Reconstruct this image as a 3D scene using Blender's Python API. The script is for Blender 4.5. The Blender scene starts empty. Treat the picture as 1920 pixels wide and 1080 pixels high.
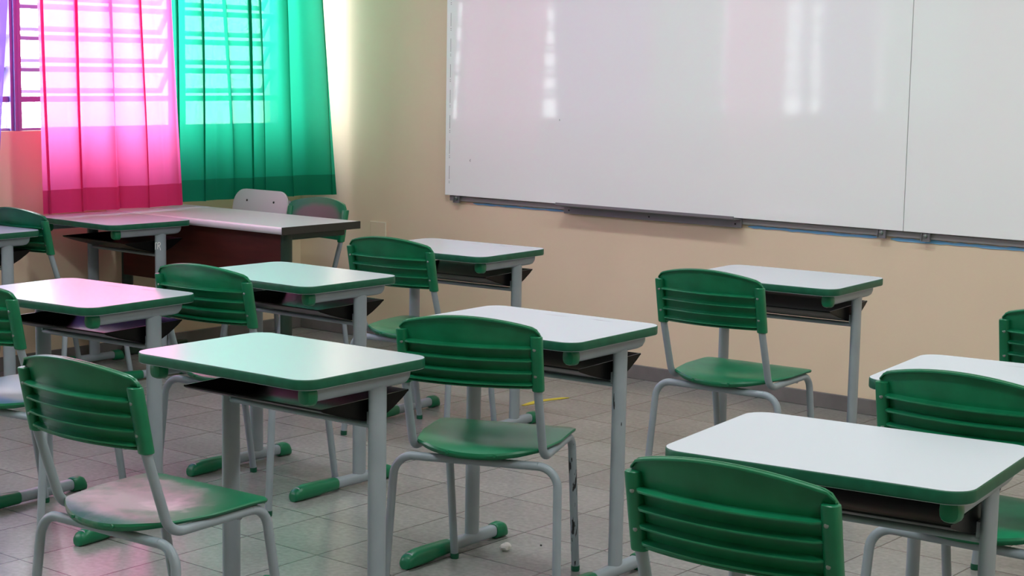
import bpy, bmesh, math, random
from mathutils import Vector, Matrix
random.seed(4)
S = bpy.context.scene
COL = S.collection
PI = math.pi
R = math.radians

# ------------------------------------------------------------------ materials
def mat(name, col=(.5, .5, .5), rough=.5, spec=.5, metal=0.0, coat=0.0):
    m = bpy.data.materials.new(name); m.use_nodes = True
    b = m.node_tree.nodes['Principled BSDF']
    b.inputs['Base Color'].default_value = (*col, 1)
    b.inputs['Roughness'].default_value = rough
    b.inputs['Specular IOR Level'].default_value = spec
    b.inputs['Metallic'].default_value = metal
    if coat: b.inputs['Coat Weight'].default_value = coat
    return m

def node(m, kind, **kw):
    n = m.node_tree.nodes.new(kind)
    for k, v in kw.items(): setattr(n, k, v)
    return n

def link(m, a, ao, b, bi): m.node_tree.links.new(a.outputs[ao], b.inputs[bi])

def noise_tint(m, c1, c2, scale=20, detail=4, lo=.35, hi=.65, stretch=(1, 1, 1), coord='Object'):
    """base colour wanders between two shades of the same paint"""
    b = m.node_tree.nodes['Principled BSDF']
    tc = node(m, 'ShaderNodeTexCoord'); mp = node(m, 'ShaderNodeMapping')
    mp.inputs['Scale'].default_value = stretch
    nz = node(m, 'ShaderNodeTexNoise'); nz.inputs['Scale'].default_value = scale; nz.inputs['Detail'].default_value = detail
    rp = node(m, 'ShaderNodeValToRGB')
    rp.color_ramp.elements[0].position = lo; rp.color_ramp.elements[0].color = (*c1, 1)
    rp.color_ramp.elements[1].position = hi; rp.color_ramp.elements[1].color = (*c2, 1)
    link(m, tc, coord, mp, 'Vector'); link(m, mp, 'Vector', nz, 'Vector')
    link(m, nz, 'Fac', rp, 'Fac'); link(m, rp, 'Color', b, 'Base Color')
    return rp, nz

def bump(m, scale, strength, dist=.002, detail=3):
    b = m.node_tree.nodes['Principled BSDF']
    tc = node(m, 'ShaderNodeTexCoord'); nz = node(m, 'ShaderNodeTexNoise')
    nz.inputs['Scale'].default_value = scale; nz.inputs['Detail'].default_value = detail
    bp = node(m, 'ShaderNodeBump'); bp.inputs['Strength'].default_value = strength; bp.inputs['Distance'].default_value = dist
    link(m, tc, 'Object', nz, 'Vector'); link(m, nz, 'Fac', bp, 'Height'); link(m, bp, 'Normal', b, 'Normal')

def blotch(m, centre, size, soft=.5, wob=.35, scale=14, prev=None, col=(.5, .5, .5), amount=1.0):
    """worn or stained patch: an ellipse in object space with a ragged border, mixed over the base colour"""
    b = m.node_tree.nodes['Principled BSDF']
    tc = node(m, 'ShaderNodeTexCoord'); mp = node(m, 'ShaderNodeMapping')
    mp.inputs['Location'].default_value = [-centre[i] / size[i] for i in range(3)]
    mp.inputs['Scale'].default_value = [1 / s for s in size]
    ln = node(m, 'ShaderNodeVectorMath', operation='LENGTH')
    nz = node(m, 'ShaderNodeTexNoise'); nz.inputs['Scale'].default_value = scale; nz.inputs['Detail'].default_value = 5
    ad = node(m, 'ShaderNodeMath', operation='MULTIPLY_ADD'); ad.inputs[1].default_value = wob * 2; ad.inputs[2].default_value = -wob
    sm = node(m, 'ShaderNodeMath', operation='ADD')
    mr = node(m, 'ShaderNodeMapRange'); mr.inputs['From Min'].default_value = 1.0; mr.inputs['From Max'].default_value = 1.0 - soft
    mr.inputs['To Max'].default_value = amount
    mx = node(m, 'ShaderNodeMix', data_type='RGBA')
    mx.inputs['B'].default_value = (*col, 1)
    link(m, tc, 'Object', mp, 'Vector'); link(m, mp, 'Vector', ln, 0); link(m, tc, 'Object', nz, 'Vector')
    link(m, nz, 'Fac', ad, 0); link(m, ad, 0, sm, 0); m.node_tree.links.new(ln.outputs['Value'], sm.inputs[1])
    link(m, sm, 0, mr, 'Value'); link(m, mr, 'Result', mx, 'Factor')
    src = b.inputs['Base Color']
    if src.is_linked: m.node_tree.links.new(src.links[0].from_socket, mx.inputs['A'])
    else: mx.inputs['A'].default_value = src.default_value
    m.node_tree.links.new(mx.outputs['Result'], src)

GREEN = (.004, .165, .068)
M = {}
M['plastic'] = mat('green moulded plastic', GREEN, .33, .45)
noise_tint(M['plastic'], (.0035, .145, .060), (.006, .185, .078), 18); bump(M['plastic'], 260, .06)
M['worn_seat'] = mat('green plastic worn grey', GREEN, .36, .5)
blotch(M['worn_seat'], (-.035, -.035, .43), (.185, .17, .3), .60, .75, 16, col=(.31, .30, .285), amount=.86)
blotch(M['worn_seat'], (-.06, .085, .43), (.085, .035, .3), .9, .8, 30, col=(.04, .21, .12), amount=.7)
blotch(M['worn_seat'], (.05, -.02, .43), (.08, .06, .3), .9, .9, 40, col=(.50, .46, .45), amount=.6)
M['dull_seat'] = mat('green plastic rubbed dull', GREEN, .30, .5)
blotch(M['dull_seat'], (0, -.02, .43), (.19, .19, .4), .8, .35, 10, col=(.06, .17, .11), amount=.55)
M['worn_back'] = mat('green plastic back worn grey', GREEN, .33, .5)
blotch(M['worn_back'], (.0, -.20, .69), (.185, .5, .082), .30, .25, 11, col=(.13, .115, .105), amount=.9)
M['edge'] = mat('green edge banding', (.006, .098, .050), .42, .4)
noise_tint(M['edge'], (.005, .085, .043), (.008, .110, .057), 30)
M['cap'] = mat('green plastic caps', (.004, .155, .066), .35, .45)
M['paint'] = mat('grey enamel paint', (.28, .33, .36), .38, .45)
noise_tint(M['paint'], (.265, .315, .345), (.295, .345, .375), 12)
M['chipped'] = mat('grey enamel paint chipped to black', (.33, .365, .375), .38, .45)
_r, _n = noise_tint(M['chipped'], (.02, .02, .022), (.28, .33, .36), 9, 5, .41, .43, (9, 9, 1.1))
M['laminate'] = mat('white desk laminate', (.565, .62, .655), .24, .5)
bump(M['laminate'], 420, .05)
M['smudged'] = mat('white desk laminate with rubbed marks', (.565, .62, .655), .24, .5)
blotch(M['smudged'], (-.03, .165, .71), (.055, .012, .2), .9, .4, 40, col=(.45, .44, .42), amount=.55)
blotch(M['smudged'], (.12, .172, .71), (.05, .008, .2), .9, .45, 60, col=(.28, .28, .28), amount=.6)
bump(M['smudged'], 420, .05)
M['tray'] = mat('black tray plastic', (.0035, .0035, .0037), .32, .16)
bump(M['tray'], 300, .1)
M['steel'] = mat('screw steel', (.22, .26, .24), .35, .5, .6)
M['dark'] = mat('dark hole', (.02, .02, .02), .7, .2)
M['ply'] = mat('pale grey laminate', (.49, .53, .52), .38, .4)
M['plyedge'] = mat('dark laminate edge', (.06, .05, .045), .5, .4)
M['teach_top'] = mat('grey white desk laminate', (.62, .62, .62), .30, .5)
M['teach_edge'] = mat('dark brown edging', (.030, .028, .022), .5, .35)
M['white_edge'] = mat('pale postformed edge', (.72, .70, .69), .3, .5)
M['panel'] = mat('red brown modesty panel', (.07, .011, .008), .45, .35)
noise_tint(M['panel'], (.058, .009, .007), (.08, .013, .009), 6, 4, .3, .7, (1, 1, 6))
M['darkgreen'] = mat('dark green steel post', (.012, .035, .022), .42, .45)
M['whiteboard'] = mat('whiteboard enamel', (.875, .91, .885), .055, .22)
bump(M['whiteboard'], 3.0, .035, .01, 2)
M['alu'] = mat('dull aluminium', (.20, .20, .205), .45, .5, .35)
M['rail'] = mat('grey board rail', (.22, .215, .21), .55, .4)
M['bluetape'] = mat('pale blue masking tape', (.16, .39, .62), .6, .3)
M['seam'] = mat('dark seam', (.05, .05, .05), .6, .3)
M['purple'] = mat('purple enamel window steel', (.24, .18, .46), .40, .45)
M['yellow'] = mat('yellow floor tape', (.62, .50, .03), .5, .4)
M['chalk'] = mat('white crumbs', (.62, .60, .57), .8, .2)
M['pebble'] = mat('black speck', (.02, .02, .02), .8, .2)
M['mark'] = mat('white paint pen', (.78, .79, .78), .6, .3)
M['plate'] = mat('cream wall plate', (.88, .79, .62), .5, .4)

m = M['wall'] = mat('cream wall paint', (.74, .61, .43), .62, .35)
noise_tint(m, (.715, .585, .415), (.77, .64, .455), 1.3, 6, .3, .7); bump(m, 55, .12, .004, 5)
m = M['ceiling'] = mat('white ceiling paint', (.72, .71, .68), .8, .2)
m = M['base'] = mat('grey skirting tile', (.175, .165, .155), .45, .4)
noise_tint(m, (.15, .142, .135), (.20, .19, .18), 8)

# floor: 30 cm grey tiles with thin dark joints
m = M['floor'] = mat('grey floor tiles', (.27, .26, .245), .27, .5)
b = m.node_tree.nodes['Principled BSDF']
tc = node(m, 'ShaderNodeTexCoord'); mp = node(m, 'ShaderNodeMapping')
mp.inputs['Location'].default_value = (3.75 / .2985, -3.708 / .30, 0); mp.inputs['Scale'].default_value = (1 / .2985, 1 / .30, 1)
link(m, tc, 'Object', mp, 'Vector')
br = node(m, 'ShaderNodeTexBrick'); br.offset = 0; br.squash = 1
for k, v in (('Scale', 1.0), ('Mortar Size', .0085), ('Mortar Smooth', .25), ('Bias', 0), ('Brick Width', 1.0), ('Row Height', 1.0)):
    br.inputs[k].default_value = v
br.inputs['Color1'].default_value = (.238, .240, .222, 1); br.inputs['Color2'].default_value = (.275, .277, .258, 1)
br.inputs['Mortar'].default_value = (.07, .066, .062, 1)
link(m, mp, 'Vector', br, 'Vector')
nz = node(m, 'ShaderNodeTexNoise'); nz.inputs['Scale'].default_value = 60; nz.inputs['Detail'].default_value = 6
nz2 = node(m, 'ShaderNodeTexNoise'); nz2.inputs['Scale'].default_value = 3.0; nz2.inputs['Detail'].default_value = 5
link(m, tc, 'Object', nz, 'Vector'); link(m, tc, 'Object', nz2, 'Vector')
r1 = node(m, 'ShaderNodeMapRange'); r1.inputs['From Min'].default_value = .3; r1.inputs['From Max'].default_value = .7
r1.inputs['To Min'].default_value = .86; r1.inputs['To Max'].default_value = 1.14
link(m, nz, 'Fac', r1, 'Value')
r2 = node(m, 'ShaderNodeMapRange'); r2.inputs['From Min'].default_value = .3; r2.inputs['From Max'].default_value = .7
r2.inputs['To Min'].default_value = .88; r2.inputs['To Max'].default_value = 1.12
link(m, nz2, 'Fac', r2, 'Value')
mu = node(m, 'ShaderNodeMath', operation='MULTIPLY'); link(m, r1, 'Result', mu, 0); link(m, r2, 'Result', mu, 1)
vm = node(m, 'ShaderNodeVectorMath', operation='SCALE'); link(m, br, 'Color', vm, 0); m.node_tree.links.new(mu.outputs[0], vm.inputs['Scale'])
link(m, vm, 'Vector', b, 'Base Color')
bp = node(m, 'ShaderNodeBump'); bp.inputs['Strength'].default_value = .25; bp.inputs['Distance'].default_value = .002
inv = node(m, 'ShaderNodeMath', operation='SUBTRACT'); inv.inputs[0].default_value = 1; link(m, br, 'Fac', inv, 1)
link(m, inv, 0, bp, 'Height'); link(m, bp, 'Normal', b, 'Normal')

def cloth(name, diff, trans, clear, wd=.42, wt=.54):
    """thin curtain cloth: diffuse + translucent + open weave"""
    m = bpy.data.materials.new(name); m.use_nodes = True
    nt = m.node_tree; nt.nodes.remove(nt.nodes['Principled BSDF'])
    out = nt.nodes['Material Output']
    d = nt.nodes.new('ShaderNodeBsdfDiffuse'); d.inputs['Color'].default_value = (*diff, 1)
    t = nt.nodes.new('ShaderNodeBsdfTranslucent'); t.inputs['Color'].default_value = (*trans, 1)
    c = nt.nodes.new('ShaderNodeBsdfTransparent'); c.inputs['Color'].default_value = (*clear, 1)
    a = nt.nodes.new('ShaderNodeMixShader'); a.inputs['Fac'].default_value = wt / (wd + wt)
    e = nt.nodes.new('ShaderNodeMixShader'); e.inputs['Fac'].default_value = 1 - wd - wt
    nt.links.new(d.outputs[0], a.inputs[1]); nt.links.new(t.outputs[0], a.inputs[2])
    nt.links.new(a.outputs[0], e.inputs[1]); nt.links.new(c.outputs[0], e.inputs[2])
    nt.links.new(e.outputs[0], out.inputs['Surface'])
    return m
M['pink'] = cloth('pink curtain cloth', (.80, .035, .14), (.84, .16, .46), (1, .62, .9))
M['pink_hem'] = cloth('pink curtain hem, doubled', (.62, .035, .13), (.60, .05, .20), (.5, .05, .2), .7, .26)
M['green'] = cloth('green curtain cloth', (.006, .30, .155), (.014, .33, .19), (.50, .85, .76))
M['green_hem'] = cloth('green curtain hem, doubled', (.006, .16, .085), (.02, .30, .16), (.02, .3, .15), .7, .26)
M['violet'] = cloth('purple curtain cloth', (.13, .05, .36), (.12, .06, .31), (.22, .14, .5))
M['violet_hem'] = cloth('purple curtain hem, doubled', (.10, .035, .3), (.14, .06, .4), (.14, .06, .4), .7, .26)

m = M['glass'] = bpy.data.materials.new('thin window glass'); m.use_nodes = True
nt = m.node_tree; nt.nodes.remove(nt.nodes['Principled BSDF'])
tr = nt.nodes.new('ShaderNodeBsdfTransparent'); tr.inputs['Color'].default_value = (.96, .975, .97, 1)
gl = nt.nodes.new('ShaderNodeBsdfGlossy'); gl.inputs['Roughness'].default_value = .05
mx = nt.nodes.new('ShaderNodeMixShader')
mx.inputs['Fac'].default_value = .05
nt.links.new(tr.outputs[0], mx.inputs[1]); nt.links.new(gl.outputs[0], mx.inputs[2])
nt.links.new(mx.outputs[0], nt.nodes['Material Output'].inputs['Surface'])

# ------------------------------------------------------------------ mesh helpers
class MB:
    def __init__(s): s.v = []; s.f = []
    def add(s, vs, fs):
        o = len(s.v); s.v += [tuple(p) for p in vs]; s.f += [tuple(i + o for i in f) for f in fs]; return s
    def box(s, x0, y0, z0, x1, y1, z1):
        v = [(x, y, z) for x in (x0, x1) for y in (y0, y1) for z in (z0, z1)]
        return s.add(v, [(0, 1, 3, 2), (4, 6, 7, 5), (0, 4, 5, 1), (2, 3, 7, 6), (0, 2, 6, 4), (1, 5, 7, 3)])
    def rings(s, rings, cap=True, close=True):
        n = len(rings[0]); v = [p for r in rings for p in r]; f = []
        for i in range(len(rings) - 1):
            for j in range(n if close else n - 1):
                k = (j + 1) % n; f.append((i * n + j, i * n + k, (i + 1) * n + k, (i + 1) * n + j))
        if cap:
            f.append(tuple(range(n - 1, -1, -1))); f.append(tuple((len(rings) - 1) * n + j for j in range(n)))
        return s.add(v, f)
    def tube(s, path, r, n=14, cap=True, sx=1.0, up=(0, 0, 1)):
        """sweep; sx squeezes the section along the side vector"""
        P = [Vector(p) for p in path]; rr = []; side0 = None
        for i, p in enumerate(P):
            t = (P[min(i + 1, len(P) - 1)] - P[max(i - 1, 0)]).normalized()
            if side0 is None:
                u = Vector(up)
                if abs(u.dot(t)) > .95: u = Vector((0, 1, 0))
                side = t.cross(u).normalized()
            else: side = (side0 - t * side0.dot(t)).normalized()
            side0 = side; w = side.cross(t)
            q = r[i] if isinstance(r, (list, tuple)) else r
            rr.append([p + side * (math.cos(a) * q * sx) + w * (math.sin(a) * q) for a in (2 * PI * k / n for k in range(n))])
        return s.rings(rr, cap)
    def build(s, name, material, parent=None, smooth=40, bev=0, segs=2, fix=True):
        me = bpy.data.meshes.new(name); me.from_pydata(s.v, [], s.f); me.update()
        if fix or bev:
            bm = bmesh.new(); bm.from_mesh(me)
            if fix: bmesh.ops.recalc_face_normals(bm, faces=bm.faces)
            bm.to_mesh(me); bm.free()
        o = bpy.data.objects.new(name, me); COL.objects.link(o); me.materials.append(M[material])
        if bev:
            md = o.modifiers.new('bevel', 'BEVEL'); md.width = bev; md.segments = segs; md.limit_method = 'ANGLE'; md.angle_limit = R(40)
        if smooth:
            me.shade_smooth(); me.set_sharp_from_angle(angle=R(smooth))
        if parent: o.parent = parent
        return o

def fillet(pts, rad, n=6):
    """polyline with rounded corners; rad per inner corner"""
    P = [Vector(p) for p in pts]; out = [P[0]]
    for i in range(1, len(P) - 1):
        a, b, c = P[i - 1], P[i], P[i + 1]; u = (a - b).normalized(); w = (c - b).normalized()
        th = u.angle(w); r = rad[i - 1] if isinstance(rad, (list, tuple)) else rad
        d = min(r / math.tan(th / 2), (a - b).length * .49, (c - b).length * .49); r = d * math.tan(th / 2)
        cen = b + (u + w).normalized() * (r / math.sin(th / 2)); p0 = b + u * d; p1 = b + w * d
        q0 = p0 - cen; q1 = p1 - cen; ang = q0.angle(q1)
        for k in range(n + 1):
            t = k / n; out.append(cen + (q0 * math.sin((1 - t) * ang) + q1 * math.sin(t * ang)) / math.sin(ang))
    out.append(P[-1]); return out

def rrect(w, d, r, n=6):
    o = []
    for cx, cy, a0 in ((w / 2 - r, d / 2 - r, 0), (-w / 2 + r, d / 2 - r, 90), (-w / 2 + r, -d / 2 + r, 180), (w / 2 - r, -d / 2 + r, 270)):
        for k in range(n + 1):
            a = R(a0 + 90 * k / n); o.append((cx + r * math.cos(a), cy + r * math.sin(a)))
    return o

def tag(o, label=None, cat=None, group=None, kind=None):
    if label: o['label'] = label
    if cat: o['category'] = cat
    if group: o['group'] = group
    if kind: o['kind'] = kind
    return o

def empty(name, loc=(0, 0, 0), rz=0):
    o = bpy.data.objects.new(name, None); COL.objects.link(o); o.empty_display_size = .1
    o.location = loc; o.rotation_euler = (0, 0, rz); return o

def dup(root):
    """a thing, its parts and their sub-parts"""
    def rec(o, par):
        c = o.copy(); COL.objects.link(c); c.parent = par
        for ch in kids.get(o, []): rec(ch, c)
        return c
    kids = {}
    for o in bpy.data.objects:
        if o.parent: kids.setdefault(o.parent, []).append(o)
    return rec(root, None)

def structure(mb, name, material, parent=None, **kw):
    o = mb.build(name, material, parent, **kw)
    if parent is None: o['kind'] = 'structure'
    return o

# ------------------------------------------------------------------ room shell
XW, YB, XR, YK, ZC = -6.62, 6.41, 2.2, -3.0, 3.2     # window wall, board wall, right wall, back wall, ceiling
SILL, HEAD, YW0, YW1 = 1.095, 2.60, -2.08, 6.29
structure(MB().box(XW - .3, YK - .2, -.12, XR + .2, YB + .2, 0), 'floor', 'floor', smooth=0)
structure(MB().box(XW - .2, YK - .2, ZC, XR + .2, YB + .2, ZC + .12), 'ceiling', 'ceiling', smooth=0)
structure(MB().box(XW - .16, YB, 0, XR + .16, YB + .16, ZC), 'wall_front', 'wall', smooth=0)
structure(MB().box(XR, YK - .16, 0, XR + .16, YB, ZC), 'wall_right', 'wall', smooth=0)
structure(MB().box(XW - .16, YK - .16, 0, XR, YK, ZC), 'wall_back', 'wall', smooth=0)
wl = MB()
wl.box(XW - .16, YK, 0, XW, YB, SILL); wl.box(XW - .16, YK, HEAD, XW, YB, ZC)
wl.box(XW - .16, YW1, SILL, XW, YB, HEAD); wl.box(XW - .16, YK, SILL, XW, YW0, HEAD)
structure(wl, 'wall_left', 'wall', smooth=0)
structure(MB().box(XW + .012, YB - .012, 0, XR, YB, .066), 'baseboard_front', 'base', bev=.003)
structure(MB().box(XW, YK, 0, XW + .012, YB, .066), 'baseboard_left', 'base', bev=.003)

# windows: purple steel bays, one fixed pane at the bottom and tilting louvers above
def window(n, y0, y1):
    root = empty('window_%d' % n, (XW - .05, (y0 + y1) / 2, SILL)); root['kind'] = 'structure'
    h = HEAD - SILL; hw = (y1 - y0) / 2; fr = MB()
    fr.box(-.03, -hw, 0, .035, -hw + .030, h); fr.box(-.03, hw - .030, 0, .035, hw, h)
    fr.box(.035, -hw, 0, .045, -hw + .014, h); fr.box(.035, hw - .014, 0, .045, hw, h)
    fr.box(-.02, -hw + .03, 0, .02, hw - .03, .012); fr.box(-.03, -hw + .03, h - .03, .03, hw - .03, h)
    fr.box(-.02, -hw + .03, .130, .02, hw - .03, .156)
    fr.build('window_frame', 'purple', root, smooth=0, bev=.002)
    MB().box(-.002, -hw + .03, .012, .002, hw - .03, .130).build('fixed_pane', 'glass', root, smooth=0)
    pitch = .1435; k = 0; z = .156
    while z + pitch < h - .02:
        L = MB(); w = hw - .036; g = MB(); a = R(33); c, s = math.cos(a), math.sin(a)
        def q(u, t): return (-.012 - s * u + t * c, 0, z + pitch - .012 - c * u + t * s * -0)
        def bar(u0, u1, ya, yb, t=.007):
            P0 = (-s * u0, z + pitch - .010 - c * u0); P1 = (-s * u1, z + pitch - .010 - c * u1)
            nx, nz_ = c * t, -s * t
            L.add([(P0[0] - nx, ya, P0[1] - nz_), (P0[0] + nx, ya, P0[1] + nz_), (P1[0] + nx, ya, P1[1] + nz_), (P1[0] - nx, ya, P1[1] - nz_),
                   (P0[0] - nx, yb, P0[1] - nz_), (P0[0] + nx, yb, P0[1] + nz_), (P1[0] + nx, yb, P1[1] + nz_), (P1[0] - nx, yb, P1[1] - nz_)],
                  [(0, 1, 2, 3), (4, 7, 6, 5), (0, 4, 5, 1), (1, 5, 6, 2), (2, 6, 7, 3), (3, 7, 4, 0)])
        H = pitch - .004
        bar(0, .020, -w, w, .009); bar(H - .018, H, -w, w, .009); bar(.020, H - .018, -w, -w + .020, .009); bar(.020, H - .018, w - .020, w, .009)
        lo = L.build('louver', 'purple', root, smooth=0)
        u0, u1 = .014, H - .012; t = .0015
        P0 = (-s * u0, z + pitch - .010 - c * u0); P1 = (-s * u1, z + pitch - .010 - c * u1)
        g.add([(P0[0] - c * t, -w + .014, P0[1] + s * t), (P0[0] + c * t, -w + .014, P0[1] - s * t), (P1[0] + c * t, -w + .014, P1[1] - s * t), (P1[0] - c * t, -w + .014, P1[1] + s * t),
               (P0[0] - c * t, w - .014, P0[1] + s * t), (P0[0] + c * t, w - .014, P0[1] - s * t), (P1[0] + c * t, w - .014, P1[1] - s * t), (P1[0] - c * t, w - .014, P1[1] + s * t)],
              [(0, 1, 2, 3), (4, 7, 6, 5), (0, 4, 5, 1), (1, 5, 6, 2), (2, 6, 7, 3), (3, 7, 4, 0)])
        g.build('louver_pane', 'glass', lo, smooth=0)
        z += pitch; k += 1
ys = [YW1, 5.60] + [4.637 - .96 * k for k in range(8)]
ys[-1] = YW0
for n in range(len(ys) - 1): window(n + 1, ys[n + 1], ys[n])

# ------------------------------------------------------------------ curtains
def curtain(name, label, colour, y0, y1, x_a, x_b, x_at, x_bt, pleats, hem_z, y0t=None, y1t=None, top=2.80, seed=1, hem=.105, sag=0.0):
    """y0/y1 at the hem, y0t/y1t at the height seen at the top of the picture (1.7 m)"""
    rnd = random.Random(seed); NU, NV = 320, 30
    y0t = y0 if y0t is None else y0t; y1t = y1 if y1t is None else y1t
    ph = [rnd.uniform(0, 6.28) for _ in range(6)]
    def P(u, z):
        t = (z - hem_z) / (1.7 - hem_z)
        ya = y0 + (y0t - y0) * t; yb = y1 + (y1t - y1) * t
        y = ya + (yb - ya) * u; xa = x_a + (x_at - x_a) * t; xb = x_b + (x_bt - x_b) * t; x = xa + (xb - xa) * u * u
        x += .010 * math.sin(u * 9 + ph[0] + .5 * t) + .006 * math.sin(u * 23 + ph[1] + t) * (1 - .3 * t)
        for i, (p, d, w, lap) in enumerate(pleats):
            pp = p + .012 * math.sin(2.2 * t + ph[i % 6]) * (1 - t)
            e = (u - pp) * abs(y1 - y0) / w; g = math.exp(-e * e)
            x += d * g * (.55 + .45 * t); y -= lap * w * e * g
        return (x, y, z)
    def sheet(za, zb, nv):
        m = MB(); vs = [P(i / NU, za + (zb - za) * j / nv + sag * math.sin(i / NU * 17)) for j in range(nv + 1) for i in range(NU + 1)]
        m.add(vs, [(j * (NU + 1) + i, j * (NU + 1) + i + 1, (j + 1) * (NU + 1) + i + 1, (j + 1) * (NU + 1) + i) for j in range(nv) for i in range(NU)])
        return m
    o = sheet(hem_z + hem, top, NV).build(name, colour, smooth=180, fix=False)
    tag(o, label, 'curtain', 'curtains along the window wall')
    sheet(hem_z, hem_z + hem, 5).build('hem', colour + '_hem', o, smooth=180, fix=False)
    return o
curtain('curtain', 'bright pink curtain hanging down onto the desk under the window', 'pink', 4.575, 5.385, -6.38, -6.37, -6.38, -6.37,
        [(.03, .04, .022, 1.9), (.265, .06, .026, 1.45), (.335, -.03, .03, .3), (.505, .05, .022, .7), (.575, -.05, .026, .9), (.705, .05, .018, 1.25), (.86, .02, .03, .2), (.97, .03, .02, .6)], .735, 4.55, 5.325, seed=3)
curtain('curtain', 'emerald green curtain in the corner behind the teacher desk', 'green', 5.355, 6.352, -6.41, -6.295, -6.41, -6.365,
        [(.045, .05, .034, 1.7), (.19, .06, .026, 1.35), (.30, -.02, .03, .2), (.395, -.06, .036, 1.75), (.48, .06, .022, 1.65), (.555, .05, .020, 1.1), (.735, .05, .020, 1.0), (.86, -.02, .05, .2), (.975, .02, .022, 1.5)], .744, 5.315, 6.325, seed=5)
curtain('curtain', 'purple curtain at the left edge of the picture, left of the bare window strip', 'violet', 3.36, 4.362, -6.38, -6.38, -6.38, -6.38,
        [(.1, .04, .02, 1.4), (.3, .03, .03, .5), (.52, .045, .024, 1.3), (.72, .03, .03, .8), (.93, .03, .02, .7)], .806, 3.36, 4.435, seed=7)
for lab, colr, ya, yb_, sd in (
        ('green curtain left of the purple one, only seen mirrored in the whiteboard', 'green', 2.46, 3.42, 9),
        ('pink curtain mirrored near the middle of the whiteboard, beside the bare louvers', 'pink', 1.58, 2.44, 11),
        ('purple curtain beyond the bare louvers, towards the back of the room', 'violet', .12, 1.04, 13),
        ('green curtain nearest the back of the room', 'green', -1.55, .06, 15)):
    curtain('curtain', lab, colr, ya, yb_, -6.40, -6.40, -6.40, -6.40, [(.12, .05, .022, 1.2), (.35, .05, .03, 1.6), (.61, .055, .02, .9), (.83, .04, .024, 1.3)], .74, seed=sd)

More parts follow.
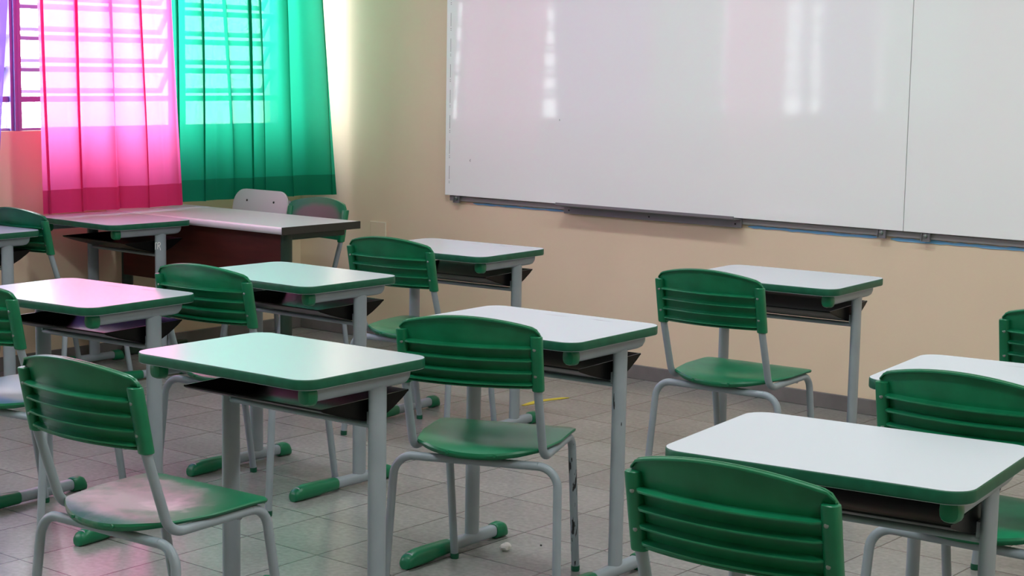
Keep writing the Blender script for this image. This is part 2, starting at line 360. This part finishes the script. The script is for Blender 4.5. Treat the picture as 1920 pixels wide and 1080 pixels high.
# ------------------------------------------------------------------ student desk
TOPZ = .71
def make_desk(lam='laminate'):
    root = empty('student_desk')
    t = .025; z0 = TOPZ - t
    a = rrect(.5965, .4465, .048, 8); tt = MB()
    tt.rings([[(x, y, z0) for x, y in a], [(x, y, TOPZ) for x, y in a]])
    top = tt.build('tabletop', lam, root, smooth=30)
    prof = [(-.0022, TOPZ - .0004), (-.0008, TOPZ - .0009), (0, TOPZ - .003), (0, z0 + .004), (-.0012, z0 + .001), (-.004, z0 - .0005)]
    eb = MB(); eb.rings([[(x, y, z) for x, y in rrect(.60 + 2 * o, .45 + 2 * o, .0496 + o, 8)] for o, z in prof], cap=False)
    eb.build('edge_band', 'edge', top, smooth=50)
    for s in (-1, 1):
        x = s * .255
        p = MB(); n = 20
        p.rings([[(x + .0145 * math.cos(2 * PI * k / n), .070 + .0295 * math.sin(2 * PI * k / n), z) for k in range(n)] for z in (.035, .664)])
        p.build('post', 'paint', root)
        # top rail, rounded rear end
        def sec(y, hw, zl, zh, nn=16): return [(x + hw * math.copysign(abs(math.cos(q)) ** .75, math.cos(q)), y, (zl + zh) / 2 + (zh - zl) / 2 * math.copysign(abs(math.sin(q)) ** .75, math.sin(q))) for q in (2 * PI * k / nn for k in range(nn))]
        r = MB(); r.rings([sec(-.163, .0165, .6475, .6845), sec(.145, .0165, .6475, .6845), sec(.163, .0165, .650, .6845), sec(.173, .015, .658, .6845), sec(.178, .012, .670, .6845)])
        tr_ = r.build('top_rail', 'paint', root)
        c = MB(); c.rings([sec(-.189, .011, .655, .6835), sec(-.186, .017, .645, .6845), sec(-.178, .0198, .641, .6846), sec(-.160, .0202, .640, .6846), sec(-.157, .0185, .642, .684)])
        c.build('end_cap', 'cap', tr_)
        # foot bar with long front sleeve and short rear cap
        f = MB(); f.rings([sec(-.225, .018, .008, .044), sec(.205, .018, .008, .044)]); fb = f.build('foot_bar', 'paint', root)
        g = MB(); g.rings([sec(-.243, .014, .001, .020), sec(-.240, .020, 0, .030), sec(-.232, .0225, 0, .039), sec(-.215, .0235, 0, .046), sec(-.19, .0238, 0, .0495), sec(-.13, .0225, .001, .0495), sec(-.125, .0222, .004, .0492), sec(-.047, .0205, .0055, .0468), sec(-.044, .0195, .0065, .0455)])
        g.build('foot_sleeve', 'cap', fb)
        g = MB(); g.rings([sec(.172, .0198, .005, .046), sec(.175, .0212, .001, .0485), sec(.205, .0225, 0, .0495), sec(.218, .0220, 0, .044), sec(.226, .019, 0, .030), sec(.228, .014, .001, .018)])
        g.build('foot_cap', 'cap', fb)
    # crossbar between the posts
    cb = MB(); n = 16
    cb.rings([[(x, .066 + .013 * math.sin(2 * PI * k / n), .5555 + .0080 * math.cos(2 * PI * k / n)) for k in range(n)] for x in (-.243, .243)])
    cb.build('crossbar', 'paint', root)
    # black book tray: a scoop of sheet with closed ends
    pr = [(-.108, .6185), (-.100, .6140), (-.05, .598), (0, .5845), (.045, .5725), (.085, .5695), (.115, .5745), (.150, .590), (.190, .613), (.203, .6225), (.207, .6235)]
    tb = MB(); w = .236; th = .004
    for xa, xb in ((-w, w),):
        up = [(xa, y, z) for y, z in pr] + [(xb, y, z) for y, z in pr]; k = len(pr)
        dn = [(xa, y, z - th) for y, z in pr] + [(xb, y, z - th) for y, z in pr]
        tb.add(up + dn, [(i, i + 1, k + i + 1, k + i) for i in range(k - 1)] + [(2 * k + i, 3 * k + i, 3 * k + i + 1, 2 * k + i + 1) for i in range(k - 1)]
               + [(0, k, 3 * k, 2 * k), (k - 1, 3 * k - 1, 4 * k - 1, 2 * k - 1)] + [(i, 2 * k + i, 2 * k + i + 1, i + 1) for i in range(k - 1)] + [(k + i, k + i + 1, 3 * k + i + 1, 3 * k + i) for i in range(k - 1)])
    for x in (-w, w - th):
        rim = [(y, .6185 + (y + .108) / .315 * .005) for y, z in pr]
        vs = []
        for xx in (x, x + th):
            vs += [(xx, y, z - th * .5) for y, z in pr] + [(xx, y, max(zr, z + .0005)) for (y, zr), (_, z) in zip(rim, pr)]
        k = len(pr); fs = []
        for i in range(k - 1):
            fs += [(i, i + 1, k + i + 1, k + i), (2 * k + i, 3 * k + i, 3 * k + i + 1, 2 * k + i + 1), (k + i, k + i + 1, 3 * k + i + 1, 3 * k + i), (i, 2 * k + i, 2 * k + i + 1, i + 1)]
        tb.add(vs, fs)
    tr_ = tb.build('book_tray', 'tray', root, smooth=35)
    for s in (-1, 1):
        MB().box(s * .2425 - .006, .052, .560, s * .2425 + .006, .088, .590).build('tray_bracket', 'paint', tr_, smooth=0)
    return root

DESKS = {  # x, y, rotation, surface, label
 'A': (-3.033, 2.872, 1.65, 'laminate', 'student desk in the left foreground, right in front of the worn pinkish-grey chair seat'),
 'B': (-2.919, 3.724, 2.36, 'smudged', 'student desk in the middle, partly hidden by the turned green chair back'),
 'C': (-1.491, 2.899, 6.99, 'laminate', 'large near student desk at the lower right with a clean bluish-white top'),
 'D': (-2.971, 5.210, 4.07, 'laminate', 'student desk by the board wall, under the right end of the marker tray'),
 'E': (-4.380, 5.084, 3.57, 'smudged', 'student desk by the board wall, below the left corner of the whiteboard'),
 'F': (-4.198, 4.024, 0.10, 'laminate', 'student desk with greenish-lit top, in front of the red-brown teacher desk panel'),
 'G': (-4.308, 3.223, 3.98, 'smudged', 'student desk at left whose top glares white and pink, reddish tray below'),
 'H': (-6.248, 4.869, -2.0, 'laminate', 'student desk under the pink curtain with a white mark on its leg'),
 'I': (-6.270, 4.062, 3.41, 'laminate', 'student desk cut by the left edge of the photo, below the purple curtain'),
 'J': (-1.550, 3.852, 6.78, 'smudged', 'student desk cut by the right edge of the photo, behind a wide green chair back'),
}
DESK = {}
def place_desks():
    protos = {}
    for k, (x, y, a, lam, lab) in DESKS.items():
        if not protos:
            o = protos['p'] = make_desk('laminate')
        else: o = dup(protos['p'])
        if lam != 'laminate':
            for ch in o.children:
                if ch.name.startswith('tabletop'):
                    ch.data = protos.setdefault(lam, ch.data.copy()); ch.data.materials[0] = M[lam]
        o.location = (x, y, 0); o.rotation_euler.z = R(a)
        tag(o, lab, 'desk', 'green-edged student desks'); DESK[k] = o
place_desks()

# white mark painted on the right leg of the desk under the pink curtain
def leg_mark(desk):
    cx, cy = .255, .070; ph0 = R(-52)
    def q(s, z):
        f = ph0 + s / .0205; return (cx + .0150 * math.cos(f), cy + .0300 * math.sin(f), z)
    mb = MB()
    strokes = [[(-.011, .583), (-.011, .612)], [(-.012, .612), (-.006, .616), (-.002, .611)],
               [(.000, .586), (.001, .604), (.002, .615), (.009, .615), (.011, .609), (.008, .602), (.002, .600)], [(.004, .600), (.009, .592), (.011, .580)]]
    for st in strokes:
        pts = []
        for a, b_ in zip(st, st[1:]):
            for k in range(4): pts.append(q(a[0] + (b_[0] - a[0]) * k / 4, a[1] + (b_[1] - a[1]) * k / 4))
        pts.append(q(*st[-1])); mb.tube(pts, .0018, 6)
    posts = [c for c in desk.children if c.name.startswith('post')]
    pr = max(posts, key=lambda o: sum(v.co.x for v in o.data.vertices) / len(o.data.vertices))
    o = mb.build('paint_mark', 'mark', pr); o['label'] = 'white hand-painted mark'
leg_mark(DESK['H'])
def leg_scratch(desk):
    pr = max((c for c in desk.children if c.name.startswith('post')), key=lambda o: sum(v.co.x for v in o.data.vertices))
    for s0, z0, z1, r in ((-.012, .535, .500, .0016), (-.010, .512, .490, .0022), (.013, .452, .441, .0014)):
        f = R(-52) + s0 / .0205; x, y = .255 + .0148 * math.cos(f), .070 + .0297 * math.sin(f)
        o = MB().tube([(x, y, z0), (x + .0002, y - .0004, (z0 + z1) / 2), (x, y, z1)], [r * .4, r, r * .5], 6).build('scratch', 'dark', pr); o['label'] = 'black scratch in the paint'
leg_scratch(DESK['B'])

# ------------------------------------------------------------------ student chair
TR = .0115
def yb(z): return -.194 - .204 * (z - .598)          # line of the back tubes behind the sleeves
def make_frame(root, legmat='paint', top=.73):
    for s in (-1, 1):
        x = s * .181
        full = fillet([(x, yb(top), top), (x, yb(.598), .598), (x, -.130, .408), (s * .182, .158, .413), (s * .182, .232, .008)], [.25, .052, .055], 8)
        # split the bent tube: back post, seat rail, front leg
        i1 = next(i for i, p in enumerate(full) if p.y > -.085 and p.z < .43)
        i2 = next(i for i, p in enumerate(full) if p.y > .15)
        MB().tube(full[:i1 + 1], TR, 14).build('back_post', 'paint', root)
        MB().tube(full[i1:i2 + 1], TR, 14).build('seat_rail', 'paint', root)
        lg = MB().tube(full[i2:], TR, 14).build('leg', legmat if s > 0 else 'paint', root)
        MB().tube([(s * .182, .2308, .017), (s * .182, .232, .004), (s * .182, .232, 0)], [.0128, .0128, .0115], 14).build('foot_cap', 'edge', lg)
    u = fillet([(-.240, -.190, .008), (-.226, -.150, .389), (.226, -.150, .389), (.240, -.190, .008)], .055, 9)
    ia = next(i for i, p in enumerate(u) if p.x > -.17); ib = next(i for i, p in enumerate(u) if p.x > .15)
    for s, seg in ((-1, u[:ia + 1]), (1, u[ib:])):
        lg = MB().tube(seg, TR, 14).build('leg', 'paint', root)
        MB().tube([(s * .2397, -.189, .017), (s * .240, -.190, .004), (s * .240, -.190, 0)], [.0128, .0128, .0115], 14).build('foot_cap', 'edge', lg)
    MB().tube(u[ia:ib + 1], TR, 14).build('rear_crossbar', 'paint', root)
    MB().tube([(-.176, .085, .402), (.176, .085, .402)], .009, 12).build('front_crossbar', 'paint', root)

def make_seat(root, material='plastic'):
    NU, NV = 28, 26; YF = .170; W = .196
    def P(i, j):
        u = -1 + 2 * i / NU; v = j / NV
        yr = -.196 + .066 * abs(u) ** 2.3
        y = yr + (YF - yr) * v
        hw = .168 + (W - .168) * min(1, max(0, (y + .13) / .12)) ** .8
        r = .035; d = y - (YF - r)
        if d > 0: hw = W - r + math.sqrt(max(0, r * r - d * d * .96))
        d2 = -.150 - y
        x = hw * u
        z = .432 + .004 * v - .010 * math.exp(-((x / .12) ** 2)) * math.exp(-((y + .03) / .10) ** 2)
        z -= .006 * max(0, (y - .10) / .07) ** 2 - .006 * max(0, (abs(u) - .8) / .2) * (1 if y < .1 else .4) * 0
        z -= .010 * max(0, (-.12 - y) / .07) ** 2
        return (x, y, z)
    top = [[P(i, j) for i in range(NU + 1)] for j in range(NV + 1)]
    vs = [p for row in top for p in row]; n = NU + 1
    fs = [(j * n + i, j * n + i + 1, (j + 1) * n + i + 1, (j + 1) * n + i) for j in range(NV) for i in range(NU)]
    bd = [i for i in range(n)] + [j * n + NU for j in range(1, NV + 1)] + [NV * n + i for i in range(NU - 1, -1, -1)] + [j * n for j in range(NV - 1, 0, -1)]
    L = len(bd); o = len(vs)
    for (f1, f2) in ((.35, .25), (1.0, 1.0)):
        for k in bd:
            x, y, z = vs[k]; rear = max(0, min(1, (-.115 - y) / .05)); dep = .009 + .007 * rear
            cx, cy = x * .012, (y - .0) * .012
            vs.append((x + (cx if f1 < 1 else -cx * .2), y + (cy if f1 < 1 else cy * .3), z - dep * f1))
    for k in range(L):
        k2 = (k + 1) % L
        fs.append((bd[k], o + k, o + k2, bd[k2])); fs.append((o + k, o + L + k, o + L + k2, o + k2))
    s = MB().add(vs, fs).build('seat', material, root, smooth=32)
    md = s.modifiers.new('thick', 'SOLIDIFY'); md.thickness = .004; md.offset = -1
    for x in (-.065, .065):
        yy = -.196 + .066 * abs(x / .17) ** 2.3
        MB().tube([(x, yy - .001, .4165), (x, yy - .0048, .4165)], .0045, 10).build('rivet', 'plastic', s)
    return s

def make_back(root, material='plastic'):
    W = .193; NU, NV = 36, 18
    def front(u, z): return yb(z) + .013 - .034 * (1 - u * u)
    def topz(u):
        z = .762 + .030 * (1 - u * u); d = abs(u) - .86
        return z - (.020 * (1 - math.sqrt(max(0, 1 - (d / .14) ** 2))) if d > 0 else 0)
    pn = MB(); vs = []; n = NU + 1; th = .0055
    for side in (0, 1):
        for j in range(NV + 1):
            for i in range(n):
                u = -1 + 2 * i / NU; zt = topz(u); zb_ = .6035; z = zb_ + (zt - zb_) * j / NV
                vs.append((W * u, front(u, z) - th * side, z))
    k = n * (NV + 1)
    fs = [(j * n + i, j * n + i + 1, (j + 1) * n + i + 1, (j + 1) * n + i) for j in range(NV) for i in range(NU)]
    fs += [tuple(reversed([q + k for q in f])) for f in fs[:]]
    for i in range(NU): fs += [(i, k + i, k + i + 1, i + 1), (NV * n + i, NV * n + i + 1, k + NV * n + i + 1, k + NV * n + i)]
    for j in range(NV): fs += [(j * n, (j + 1) * n, k + (j + 1) * n, k + j * n), (j * n + NU, k + j * n + NU, k + (j + 1) * n + NU, (j + 1) * n + NU)]
    pn.add(vs, fs)
    # ribs and rims on the rear face
    def ledge(zf, depth, thick, u0=-.90, u1=.90, tilt=.0):
        m_ = 30; rr = []
        for i in range(m_ + 1):
            u = u0 + (u1 - u0) * i / m_; z = zf(u); f = front(u, z) - th + .001
            e = depth * (1 if abs(u) < .89 else .55)
            rr.append([(W * u, f, z + thick / 2), (W * u, f - e, z + thick * .40 - tilt), (W * u, f - e - .0008, z - tilt), (W * u, f - e, z - thick * .40 - tilt), (W * u, f, z - thick / 2)])
        pn.rings(rr)
    ledge(lambda u: topz(u) - .0035, .011, .006, -.985, .985)
    for zz in (.716, .683, .650): ledge(lambda u, zz=zz: zz, .0235, .0052, tilt=.0035)
    ledge(lambda u: .618, .021, .0055, tilt=.003)
    ledge(lambda u: .606, .011, .005)
    bk = pn.build('backrest', material, root, smooth=45)
    for s in (-1, 1):
        sl = MB(); rings = []
        for z, g in ((.5965, .86), (.598, .97), (.602, 1.0), (.738, 1.0), (.7425, .96), (.744, .85)):
            yc = yb(z); ring = []
            for kx in range(20):
                a = 2 * PI * kx / 20; cx_, sx_ = math.cos(a), math.sin(a)
                ring.append((s * .182 + .0158 * g * math.copysign(abs(cx_) ** .7, cx_), yc + .0005 + .0165 * g * math.copysign(abs(sx_) ** .8, sx_), z))
            rings.append(ring)
        sl.rings(rings).build('tube_sleeve', 'plastic', bk)
        for z in (.710, .639):
            p = Vector((s * .180, yb(z) - .0150, z)); dr = Vector((0, -1, .2)).normalized()
            c = MB(); c.tube([p, p + dr * .0012, p + dr * .0018], [.0046, .0044, .0034], 14)
            c.tube([p + dr * .0018, p + dr * .0021], [.0016, .0016], 8)
            c.build('screw', 'steel', bk)
    return bk

def make_chair(seat='plastic', back='plastic', legmat='paint'):
    root = empty('student_chair'); make_frame(root, legmat); make_seat(root, seat); make_back(root, back); return root

CHAIRS = {  # x, y, rotation, seat, back, legs, label
 'B': (-2.877, 3.508, 22.1, 'dull_seat', 'plastic', 'chipped', 'green chair in the middle, turned slightly right, with a chipped front leg'),
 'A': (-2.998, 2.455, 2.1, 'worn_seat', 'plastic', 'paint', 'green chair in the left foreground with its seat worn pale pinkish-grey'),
 'D': (-2.916, 4.850, 3.2, 'plastic', 'plastic', 'paint', 'green chair with clean bright seat at the desk right under the marker tray end'),
 'C': (-1.445, 2.584, 3.7, 'plastic', 'plastic', 'paint', 'green chair back nearest the camera, at the bottom right of the photo'),
 'E': (-4.319, 4.839, 6.3, 'plastic', 'plastic', 'paint', 'green chair at the desk below the left corner of the whiteboard'),
 'F': (-4.135, 3.770, 6.9, 'dull_seat', 'plastic', 'paint', 'green chair behind the glaring pink-white desk, its seat showing under the foreground desk'),
 'J': (-1.512, 3.654, 1.6, 'plastic', 'plastic', 'paint', 'wide green chair back behind the large clean desk at right, cut by the photo edge'),
 'K': (-1.719, 4.793, 5.6, 'plastic', 'plastic', 'paint', 'green chair of which only the left edge shows at the right edge, near the wall'),
 'G': (-4.314, 3.036, 7.5, 'dull_seat', 'plastic', 'paint', 'green chair cut by the left edge of the photo, at the glaring pink-white desk'),
 'H': (-6.215, 4.561, 0.8, 'plastic', 'plastic', 'paint', 'green chair far left, back against the desk under the pink curtain'),
 'T': (-5.762, 5.469, 179.5, 'plastic', 'worn_back', 'paint', 'green chair behind the teacher desk facing the class, backrest front worn grey'),
}
CH = {}
def place_chairs():
    base = None; alt = {}
    for k, (x, y, a, seat, back, lg, lab) in CHAIRS.items():
        if base is None: o = base = make_chair(); 
        else: o = dup(base)
        o.location = (x, y, 0); o.rotation_euler.z = R(a)
        tag(o, lab, 'chair', 'green student chairs'); CH[k] = o
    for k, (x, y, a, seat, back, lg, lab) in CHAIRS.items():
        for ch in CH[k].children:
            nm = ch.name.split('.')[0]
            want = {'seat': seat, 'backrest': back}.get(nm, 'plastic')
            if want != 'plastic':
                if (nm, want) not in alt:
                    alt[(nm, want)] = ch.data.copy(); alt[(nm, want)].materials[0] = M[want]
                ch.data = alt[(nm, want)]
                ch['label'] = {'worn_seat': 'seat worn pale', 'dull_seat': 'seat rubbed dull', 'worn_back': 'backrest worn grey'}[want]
            if lg == 'chipped' and nm == 'leg':
                c = sum((v.co for v in ch.data.vertices), Vector()) / len(ch.data.vertices)
                if c.x > 0 and c.y > 0:
                    d = ch.data.copy(); d.materials[0] = M['chipped']; ch.data = d; ch['label'] = 'leg with chipped paint'
place_chairs()

# ------------------------------------------------------------------ teacher desk and the grey-backed chair
td = empty('teacher_desk', (-6.0, 5.351, 0), R(-.2))
tag(td, 'long teacher desk with grey-white top, dark right end and red-brown front panel', 'desk')
def teacher_desk():
    hx, hy, z1, t = .612, .241, .712, .032
    MB().box(-hx, -hy + .006, z1 - t, hx - .004, hy, z1).build('tabletop', 'teach_top', td, smooth=30, bev=.002)
    e = MB(); n = 8
    e.rings([[(x, -hy + .006 - .006 * math.sin(PI * k / n), z1 - t * .45 + t * .45 * math.cos(PI * k / n)) for k in range(n + 1)] for x in (-hx, hx - .006)], cap=True)
    e.build('front_edge', 'white_edge', td)
    MB().box(hx - .004, -hy - .002, z1 - t - .002, hx + .001, hy + .004, z1 + .0006).build('end_edge', 'teach_edge', td, bev=.002)
    MB().box(-hx + .06, -.191, .40, hx - .06, -.175, z1 - t).build('modesty_panel', 'panel', td, bev=.0015)
    for s in (-1, 1):
        x = s * (hx - .058) ; p = MB(); n = 18
        p.rings([[(x + .022 * math.cos(2 * PI * k / n), -.163 + .030 * math.sin(2 * PI * k / n), z) for k in range(n)] for z in (.03, z1 - t)])
        p.build('post', 'darkgreen', td)
        MB().box(x - .018, -.20, .004, x + .018, .20, .040).build('foot_bar', 'darkgreen', td, bev=.010, segs=3)
        MB().box(x - .016, -.19, z1 - t - .032, x + .016, .19, z1 - t).build('top_rail', 'darkgreen', td, bev=.006)
teacher_desk()

gc = empty('laminate_chair', (-6.172, 5.50, 0), R(180))
tag(gc, 'chair with pale grey rounded laminate backrest standing behind the teacher desk', 'chair')
make_frame(gc, top=.76)
def grey_chair():
    def slab(outline, fn, mat_, name, th):
        r0 = [fn(x, y, 0) for x, y in outline]; r1 = [fn(x, y, th) for x, y in outline]
        return MB().rings([r0, r1]).build(name, mat_, gc, smooth=30)
    out = [(x, y) for x, y in rrect(.385, .205, .072, 8)]
    b_ = slab(out, lambda x, z, t: (x, yb(.70 + z) + .022 - t - .0 * x, .70 + z), 'ply', 'backrest', .010)
    for x in (-.095, .095):
        p = Vector((x, yb(.748) + .0235, .748)); MB().tube([p, p - Vector((0, .004, 0))], .0055, 12).build('screw_hole', 'dark', b_)
    eo = [(x * 1.004, y * 1.006) for x, y in out]
    MB().rings([[(x, yb(.70 + z) + .0125, .70 + z) for x, z in eo], [(x, yb(.70 + z) + .010, .70 + z) for x, z in eo]]).build('edge', 'plyedge', b_)
    so = rrect(.39, .37, .06, 8)
    slab(so, lambda x, y, t: (x, y - .0, .436 - t), 'ply', 'seat', .012)
grey_chair()

# ------------------------------------------------------------------ whiteboards on the front wall
def board(name, x0, x1, label):
    root = empty(name, ((x0 + x1) / 2, 6.4085, .785)); tag(root, label, 'whiteboard', 'whiteboards on the front wall')
    w = (x1 - x0) / 2
    MB().box(-w, -.030, 0, w, -.018, 1.20).build('writing_surface', 'whiteboard', root, smooth=0, bev=.0015)
    MB().box(-w + .02, -.018, .012, w - .02, 0, 1.188).build('backing', 'rail', root, smooth=0)
    return root
b1 = board('whiteboard', -5.562, -3.0845, 'large left whiteboard with the marker tray beneath it')
b2 = board('whiteboard', -3.0815, -.60, 'right whiteboard cut by the right edge of the photo')
def brackets(root, xs):
    for x in xs:
        k = MB(); X = x - root.location.x
        k.box(X - .019, -.0225, -.036, X + .019, -.0175, -.002); k.box(X - .019, -.030, -.036, X - .016, -.0225, -.002); k.box(X + .016, -.030, -.036, X + .019, -.0225, -.002); k.box(X - .016, -.030, -.036, X + .016, -.0225, -.033)
        o = k.build('bracket', 'alu', root, smooth=0)
        MB().tube([(X - .002, -.0226, -.014), (X - .002, -.027, -.014), (X - .002, -.0285, -.014)], [.008, .008, .005], 12).build('bolt', 'steel', o)
brackets(b1, (-5.49, -3.18)); brackets(b2, (-2.985,))
# marks left of the first board: printed ticks along the edge
k = MB()
for i in range(9):
    z = .06 + .125 * i
    for dz in (0, .008): k.box(-1.2385 + .024, -.0304, z + dz, -1.2385 + .030, -.0300, z + dz + .002)
    k.box(-1.2385 + .026, -.0304, z + .02, -1.2385 + .0275, -.0300, z + .085)
k.build('edge_marks', 'seam', b1, smooth=0)
k = MB(); k.tube([(-1.075, -.0302, .172), (-1.079, -.0302, .178), (-1.074, -.0302, .184)], .0012, 5); k.tube([(-.53, -.0302, .39), (-.531, -.0302, .398)], .0012, 5)
k.build('pen_mark', 'seam', b1, smooth=0)

rl = MB().box(-5.545, 6.395, .757, -.60, 6.41, .783).build('wall_rail', 'rail', smooth=0, bev=.002)
tag(rl, 'narrow grey rail along the bottom edge of the whiteboards', 'rail')
def tape(x0, x1, z, h, lab):
    rnd = random.Random(int(x0 * 100)); n = max(4, int((x1 - x0) / .03)); a = []; b_ = []
    for i in range(n + 1):
        x = x0 + (x1 - x0) * i / n; e = .25 if i in (0, n) else 1
        a.append((x, 6.4062, z - h / 2 * e + rnd.uniform(-.002, .002))); b_.append((x, 6.4062, z + h / 2 * e + rnd.uniform(-.003, .003)))
    v = a + b_ + [(p[0], 6.4098, p[2]) for p in a] + [(p[0], 6.4098, p[2]) for p in b_]; N = n + 1
    f = []
    for i in range(n): f += [(i, i + 1, N + i + 1, N + i), (2 * N + i, 3 * N + i, 3 * N + i + 1, 2 * N + i + 1), (i, 2 * N + i, 2 * N + i + 1, i + 1), (N + i, N + i + 1, 3 * N + i + 1, 3 * N + i)]
    o = MB().add(v, f).build('masking_tape', 'bluetape', smooth=0); tag(o, lab, 'tape', 'blue tape strips under the whiteboards')
tape(-5.40, -4.83, .7500, .008, 'thin blue tape strip on the wall left of the marker tray')
tape(-3.83, -3.21, .7485, .011, 'blue tape strip on the wall right of the marker tray, before the board seam')
tape(-3.15, -2.10, .7475, .012, 'long blue tape strip under the right whiteboard')

tray = empty('marker_tray', (-4.335, 6.394, .744)); tag(tray, 'dull aluminium marker tray fixed below the left whiteboard', 'tray')
MB().box(-.485, -.012, -.002, .485, -.001, .034).build('back_plate', 'alu', tray, smooth=0, bev=.001)
k = MB(); k.rings([[(x, -.012, .034), (x, -.075, .036), (x, -.079, .040), (x, -.079, .052), (x, -.075, .052), (x, -.074, .041), (x, -.012, .038)] for x in (-.485, .485)])
k.build('ledge', 'alu', tray, smooth=20)
for x in (-.455, .0, .455): MB().tube([(x, -.012, .014), (x, -.0135, .014)], .004, 10).build('screw', 'dark', tray)

pl = MB()
pl.box(-6.09, 6.400, .485, -5.982, 6.41, .615); o = pl.build('wall_plate', 'wall', smooth=0, bev=.002)
tag(o, 'cream cover plate on the wall left of the whiteboard, low beside the chair', 'cover plate')
MB().box(-6.092, 6.3985, .611, -5.980, 6.4005, .617).add([], []).box(-5.986, 6.3985, .483, -5.980, 6.4005, .611).build('rim', 'plate', o, smooth=0)

# ------------------------------------------------------------------ small things on the floor
pts = [(-4.392, 5.545), (-4.378, 5.553), (-4.372, 5.60), (-4.381, 5.66), (-4.372, 5.71), (-4.352, 5.78), (-4.345, 5.822), (-4.372, 5.80), (-4.400, 5.72), (-4.412, 5.66), (-4.404, 5.60)]
o = MB().rings([[(x, y, .0005) for x, y in pts], [(x, y, .0025) for x, y in pts]]).build('floor_tape', 'yellow', smooth=0)
tag(o, 'torn strip of yellow tape on the floor tiles near the board wall', 'tape')
def lump(name, x, y, r, mt, lab, cat, sq=.6):
    bm = bmesh.new(); bmesh.ops.create_icosphere(bm, subdivisions=2, radius=r); rnd = random.Random(int(abs(x) * 1000))
    for v in bm.verts:
        v.co *= 1 + rnd.uniform(-.18, .18); v.co.z *= sq
    lo = min(v.co.z for v in bm.verts)
    for v in bm.verts: v.co.z -= lo
    me = bpy.data.meshes.new(name); bm.to_mesh(me); bm.free(); me.materials.append(M[mt])
    o = bpy.data.objects.new(name, me); COL.objects.link(o); o.location = (x, y, 0); tag(o, lab, cat)
lump('crumpled_paper', -3.070, 3.812, .0165, 'chalk', 'small white crumpled scrap on the floor beside the middle desk foot', 'litter', .75)
lump('pebble', -3.024, 3.925, .0035, 'pebble', 'tiny black speck on the floor right of the white scrap', 'litter')

# ------------------------------------------------------------------ daylight, ceiling lamps, camera
w = bpy.data.worlds.new('sky'); S.world = w; w.use_nodes = True
bg = w.node_tree.nodes['Background']; bg.inputs['Color'].default_value = (.93, .97, 1.0, 1); bg.inputs['Strength'].default_value = 18.0

def area(name, loc, rot, sx, sy, power, col=(1, 1, 1), portal=False):
    d = bpy.data.lights.new(name, 'AREA'); d.shape = 'RECTANGLE'; d.size = sx; d.size_y = sy; d.energy = power; d.color = col
    if portal: d.cycles.is_portal = True
    o = bpy.data.objects.new(name, d); COL.objects.link(o); o.location = loc; o.rotation_euler = rot; return o
area('window_portal', (XW - .17, (YW0 + YW1) / 2, (SILL + HEAD) / 2), (0, R(-90), 0), HEAD - SILL, YW1 - YW0, 1, portal=True)
for x in (-3.9, -1.4, 1.0):
    for y in (4.4, 1.7):
        area('ceiling_lamp', (x, y, ZC - .06), (0, 0, 0), 1.2, .25, 30, (.93, .98, 1.0))

f = 3185.17; yaw, pitch, roll = R(38.770), R(7.4307), R(.9703)
cam = bpy.data.cameras.new('camera'); co = bpy.data.objects.new('camera', cam); COL.objects.link(co)
cam.sensor_width = 36; cam.lens = f * 36 / 1920; cam.clip_start = .05
fw = Vector((-math.sin(yaw) * math.cos(pitch), math.cos(yaw) * math.cos(pitch), -math.sin(pitch)))
r0 = Vector((math.cos(yaw), math.sin(yaw), 0)); u0 = r0.cross(fw)
r_ = math.cos(roll) * r0 + math.sin(roll) * u0; u_ = -math.sin(roll) * r0 + math.cos(roll) * u0
co.matrix_world = Matrix(((r_.x, u_.x, -fw.x, 0), (r_.y, u_.y, -fw.y, 0), (r_.z, u_.z, -fw.z, 1.4246), (0, 0, 0, 1)))
S.camera = co
v = S.view_settings; v.view_transform = 'Standard'; v.look = 'None'; v.exposure = 0.0; v.gamma = 1.0; v.use_curve_mapping = False
